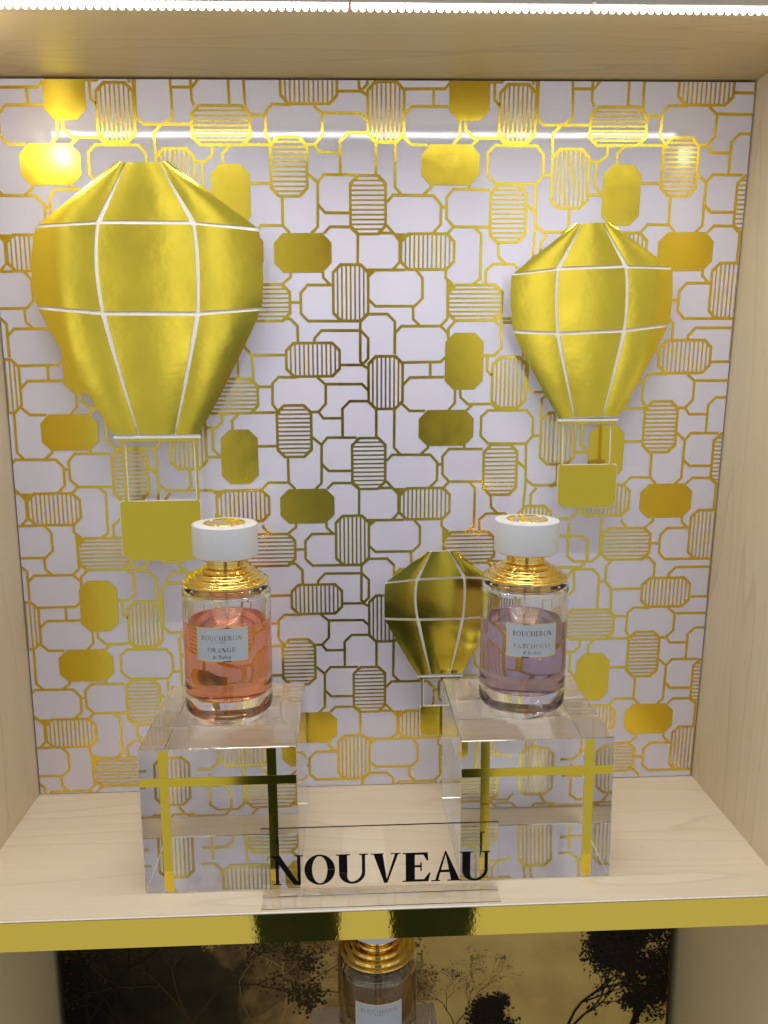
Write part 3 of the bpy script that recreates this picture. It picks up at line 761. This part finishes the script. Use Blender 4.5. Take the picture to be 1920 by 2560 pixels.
# ------------------------------------------------------------------ forest poster at the back of the lower niche
def poster_mat():
    m, nt, b = newmat('poster_print')
    tc = node(nt, 'ShaderNodeTexCoord')
    sep = node(nt, 'ShaderNodeSeparateXYZ'); nt.links.new(tc.outputs['Object'], sep.inputs[0])
    mr = node(nt, 'ShaderNodeMapRange'); mr.inputs[1].default_value = -0.29; mr.inputs[2].default_value = 0.06
    nt.links.new(sep.outputs['X'], mr.inputs[0])
    n1 = node(nt, 'ShaderNodeTexNoise', Scale=17.0, Detail=4.0, Roughness=0.55)
    nt.links.new(tc.outputs['Object'], n1.inputs['Vector'])
    a = node(nt, 'ShaderNodeMath', operation='MULTIPLY_ADD'); a.inputs[1].default_value = 0.95; a.inputs[2].default_value = -0.52
    nt.links.new(n1.outputs[0], a.inputs[0])
    add = node(nt, 'ShaderNodeMath', operation='ADD'); nt.links.new(mr.outputs[0], add.inputs[0]); nt.links.new(a.outputs[0], add.inputs[1])
    rp = node(nt, 'ShaderNodeValToRGB'); e = rp.color_ramp.elements
    e[0].position = 0.10; e[0].color = (0.006, 0.007, 0.004, 1); e[1].position = 1.0; e[1].color = (0.70, 0.52, 0.17, 1)
    q = rp.color_ramp.elements.new(0.45); q.color = (0.050, 0.038, 0.014, 1)
    q = rp.color_ramp.elements.new(0.72); q.color = (0.50, 0.33, 0.115, 1)
    nt.links.new(add.outputs[0], rp.inputs[0])
    nt.links.new(rp.outputs[0], b.inputs['Base Color'])
    b.inputs['Roughness'].default_value = 0.6; b.inputs['Specular IOR Level'].default_value = 0.12
poster_mat()
simple('poster_ink', (0.016, 0.014, 0.007), 0.6, 0.0, 0.12)
simple('poster_ink_brown', (0.055, 0.036, 0.013), 0.6, 0.0, 0.12)
simple('poster_ink_soft', (0.17, 0.108, 0.036), 0.6, 0.0, 0.12)
poster = empty('forest_poster', (0, 0.0, ZB), 'sepia poster of dark trees behind the lower shelf', 'poster')
prism('print_board', [(-0.2543, 0.001), (0.2490, 0.001), (0.2512, -0.0215-ZB), (-0.2540, -0.0215-ZB)], 0.0, 0.003, 'poster_print', poster)
def printed_tree(name, base, height, mat, seed, spread, leaf, leaf_n, depth, trunk, lean=0.0, crown=0.55, y=-0.0002, kind='stuff'):
    """flat printed silhouette: branching strokes and leaf flecks in the poster plane"""
    r = random.Random(seed); V, F = [], []
    tips = []
    def seg(p, q, w0, w1):
        d = Vector((q[0]-p[0], q[1]-p[1]));
        if d.length < 1e-6: return
        n_ = Vector((-d.y, d.x)).normalized(); b0 = len(V)
        V.extend([(p[0]+n_.x*w0, p[1]+n_.y*w0), (p[0]-n_.x*w0, p[1]-n_.y*w0), (q[0]-n_.x*w1, q[1]-n_.y*w1), (q[0]+n_.x*w1, q[1]+n_.y*w1)])
        F.append((b0, b0+1, b0+2, b0+3))
    def grow(p, ang, ln, w, d):
        steps = 3; cur = p; a = ang
        for s in range(steps):
            a += r.uniform(-0.22, 0.22)
            nx = (cur[0]+math.sin(a)*ln/steps, cur[1]+math.cos(a)*ln/steps)
            seg(cur, nx, w*(1-s/steps*0.35), w*(1-(s+1)/steps*0.35)); cur = nx
            if d < depth-1: tips.append(cur)
        if d <= 0: tips.append(cur); tips.append(cur); return
        for k in range(r.choice((2, 2, 3))):
            grow(cur, a+r.uniform(-spread, spread), ln*r.uniform(0.62, 0.86), w*0.6, d-1)
    grow(base, lean, height*0.30, trunk, depth)
    for k in range(leaf_n):
        t = r.choice(tips); rad = leaf*r.uniform(0.35, 1.1)
        c = (t[0]+r.gauss(0, leaf*2.4), t[1]+r.gauss(0, leaf*2.0)); a0 = r.uniform(0, 6.28); b0 = len(V); n_ = 5
        V.extend([(c[0]+rad*r.uniform(0.5, 1)*math.cos(a0+6.283*i/n_), c[1]+rad*r.uniform(0.4, 0.9)*math.sin(a0+6.283*i/n_)) for i in range(n_)])
        F.append(tuple(range(b0, b0+n_)))
    VV = []; FF = []
    lim = [(-0.2538, 0.0015), (0.2485, 0.0015), (0.2508, -0.0225-ZB), (-0.2535, -0.0225-ZB)]
    for i, f in enumerate(F):
        w = [V[q] for q in f]
        if sum(w[k][0]*w[(k+1) % len(w)][1]-w[(k+1) % len(w)][0]*w[k][1] for k in range(len(w))) < 0: w = w[::-1]
        c = clip_poly(w, lim)
        if len(c) < 3: continue
        b0 = len(VV); yy = y-0.0000015*(i % 60)
        VV += [(a, yy, b_) for a, b_ in c]; FF.append(tuple(range(b0, b0+len(c))))
    return mesh(name, VV, FF, mat, poster, kind)
Z_ = lambda z: z-ZB
# soft brown trees far away, then the darker ones
simple('poster_ink_mist', (0.36, 0.25, 0.085), 0.6, 0.0, 0.12)
T_ = printed_tree
T_('printed_far_tree', (-0.085, Z_(-0.250)), 0.17, 'poster_ink_mist', 5, 0.8, 0.0016, 3600, 5, 0.0016, 0.05, y=-0.00015)
T_('printed_far_tree', (-0.030, Z_(-0.250)), 0.14, 'poster_ink_mist', 15, 0.85, 0.0015, 2600, 5, 0.0014, -0.05, y=-0.00025)
T_('printed_far_tree', (-0.118, Z_(-0.262)), 0.19, 'poster_ink_soft', 6, 0.8, 0.0017, 3800, 6, 0.0018, 0.05, y=-0.00035)
T_('printed_far_tree', (-0.155, Z_(-0.270)), 0.21, 'poster_ink_brown', 8, 0.8, 0.0019, 3800, 6, 0.0022, 0.1, y=-0.00045)
T_('printed_far_tree', (-0.205, Z_(-0.275)), 0.24, 'poster_ink', 9, 0.75, 0.0020, 3600, 6, 0.0026, 0.0, y=-0.00055)
T_('printed_far_tree', (-0.240, Z_(-0.275)), 0.24, 'poster_ink', 10, 0.75, 0.0022, 3600, 6, 0.0026, 0.05, y=-0.00065)
T_('printed_bush', (0.070, Z_(-0.248)), 0.085, 'poster_ink_brown', 21, 0.75, 0.0007, 500, 7, 0.0007, 0.0, y=-0.00022)
T_('printed_bush', (0.040, Z_(-0.245)), 0.065, 'poster_ink_soft', 22, 0.75, 0.0007, 400, 6, 0.0006, 0.0, y=-0.00030)
T_('printed_tree', (0.152, Z_(-0.268)), 0.128, 'poster_ink', 33, 0.66, 0.0016, 5200, 7, 0.0022, 0.16, y=-0.00075)
T_('printed_tree', (0.150, Z_(-0.250)), 0.080, 'poster_ink', 47, 0.62, 0.0016, 2600, 5, 0.0015, -0.66, y=-0.00085)
T_('printed_tree', (0.214, Z_(-0.275)), 0.165, 'poster_ink', 52, 0.55, 0.0020, 7000, 6, 0.0042, 0.02, y=-0.00095)
T_('printed_tree', (0.224, Z_(-0.225)), 0.110, 'poster_ink', 55, 0.62, 0.0020, 5200, 5, 0.0026, 0.05, y=-0.00105)

# ------------------------------------------------------------------ the photographer, seen only as a dark reflection in the gold
simple('trousers_cloth', (0.008, 0.024, 0.028), 0.85)
simple('sweater_cloth', (0.23, 0.31, 0.52), 0.85)
simple('skin', (0.52, 0.33, 0.24), 0.5)
simple('hair_dark', (0.03, 0.02, 0.012), 0.6)
simple('phone_black', (0.01, 0.01, 0.012), 0.25)
def skinned(name, verts, edges, mat, parent, root_i=0, sub=2):
    me = bpy.data.meshes.new(name); me.from_pydata([v[:3] for v in verts], edges, []); me.update()
    o = link(name, me, mat, parent)
    o.modifiers.new('skin', 'SKIN')
    if not me.skin_vertices: 
        bpy.context.view_layer.objects.active = o
        bpy.ops.mesh.customdata_skin_add()
    for i, sv in enumerate(me.skin_vertices[0].data):
        r = verts[i][3]; sv.radius = (r, r) if not isinstance(r, tuple) else r; sv.use_root = (i == root_i)
    ms = o.modifiers.new('sub', 'SUBSURF'); ms.levels = sub; ms.render_levels = sub
    return o
PX0, PY0 = 0.004, -1.14
person = empty('person', (PX0, PY0, -1.05), 'person in dark trousers and blue sweater, reflected dark in the gold edge', 'person')
V = [(0, 0, 0.95, 0.11), (0, 0, 1.15, 0.11), (0, 0.0, 1.34, 0.15), (0, -0.01, 1.47, 0.065), (0, 0.0, 1.54, 0.055), (0, 0.03, 1.62, 0.078), (0, 0.03, 1.72, 0.085), (0, 0.02, 1.79, 0.05)]
E = [(0, 1), (1, 2), (2, 3), (3, 4), (4, 5), (5, 6), (6, 7)]
def add(p, frm):
    V.append(p); E.append((frm, len(V)-1)); return len(V)-1
for s in (-1, 1):
    i = add((s*0.115, 0, 0.88, 0.085), 0); i = add((s*0.125, 0.02, 0.50, 0.058), i); i = add((s*0.128, -0.01, 0.10, 0.038), i); i = add((s*0.135, 0.10, 0.035, 0.030), i)
    i = add((s*0.150, 0.0, 1.40, 0.050), 2); i = add((s*0.226, 0.10, 1.17, 0.040), i); i = add((s*0.115, 0.36, 1.31, 0.028), i); h = add((s*0.080, 0.43, 1.36, 0.030), i)
    for f, (dx, dz, ln) in enumerate(((0.0, 0.035, 0.055), (-0.004, 0.018, 0.062), (-0.006, 0.0, 0.058), (-0.004, -0.018, 0.048), (0.004, -0.04, 0.045))):
        k = add((s*(0.074+dx), 0.450, 1.36+dz, 0.0095), h); k = add((s*(0.060+dx), 0.472, 1.362+dz, 0.0085), k); add((s*(0.060+dx-ln*0.5), 0.477, 1.364+dz, 0.0075), k)
skinned('body', V, E, 'skin', person, 0, 1)
TV = [(0, 0, 1.00, 0.180), (0, 0, 0.94, 0.190)]; TE = [(0, 1)]
for s in (-1, 1):
    n0 = len(TV); TV += [(s*0.135, 0, 0.86, 0.135), (s*0.142, 0, 0.66, 0.125), (s*0.128, 0.01, 0.38, 0.090), (s*0.126, 0.0, 0.12, 0.072)]; TE += [(1, n0), (n0, n0+1), (n0+1, n0+2), (n0+2, n0+3)]
skinned('trousers', TV, TE, 'trousers_cloth', person, 0, 1)
SV = [(0, 0, 0.88, 0.195), (0, 0, 1.18, 0.165), (0, 0, 1.37, 0.150), (0, -0.01, 1.46, 0.070)]; SE = [(0, 1), (1, 2), (2, 3)]
for s in (-1, 1):
    n0 = len(SV); SV += [(s*0.155, 0, 1.40, 0.068), (s*0.228, 0.10, 1.17, 0.052), (s*0.130, 0.335, 1.30, 0.040)]; SE += [(2, n0), (n0, n0+1), (n0+1, n0+2)]
skinned('sweater', SV, SE, 'sweater_cloth', person, 0, 1)
skinned('hair', [(0, -0.005, 1.72, 0.092), (0, -0.02, 1.80, 0.075), (0, -0.06, 1.66, 0.07)], [(0, 1), (0, 2)], 'hair_dark', person, 0, 1)
for s in (-1, 1): skinned('shoe', [(s*0.130, -0.04, 0.045, 0.045), (s*0.135, 0.06, 0.04, 0.042), (s*0.138, 0.15, 0.03, 0.034)], [(0, 1), (1, 2)], 'phone_black', person, 0, 1)
phone = box('smartphone', (-0.042, -0.006, -0.080), (0.042, 0.004, 0.080), 'phone_black', None, None, 0.003, 2)
phone.location = (0.006, -0.648, 0.300)
tag(phone, 'black smartphone held up by the person taking the picture', 'phone')
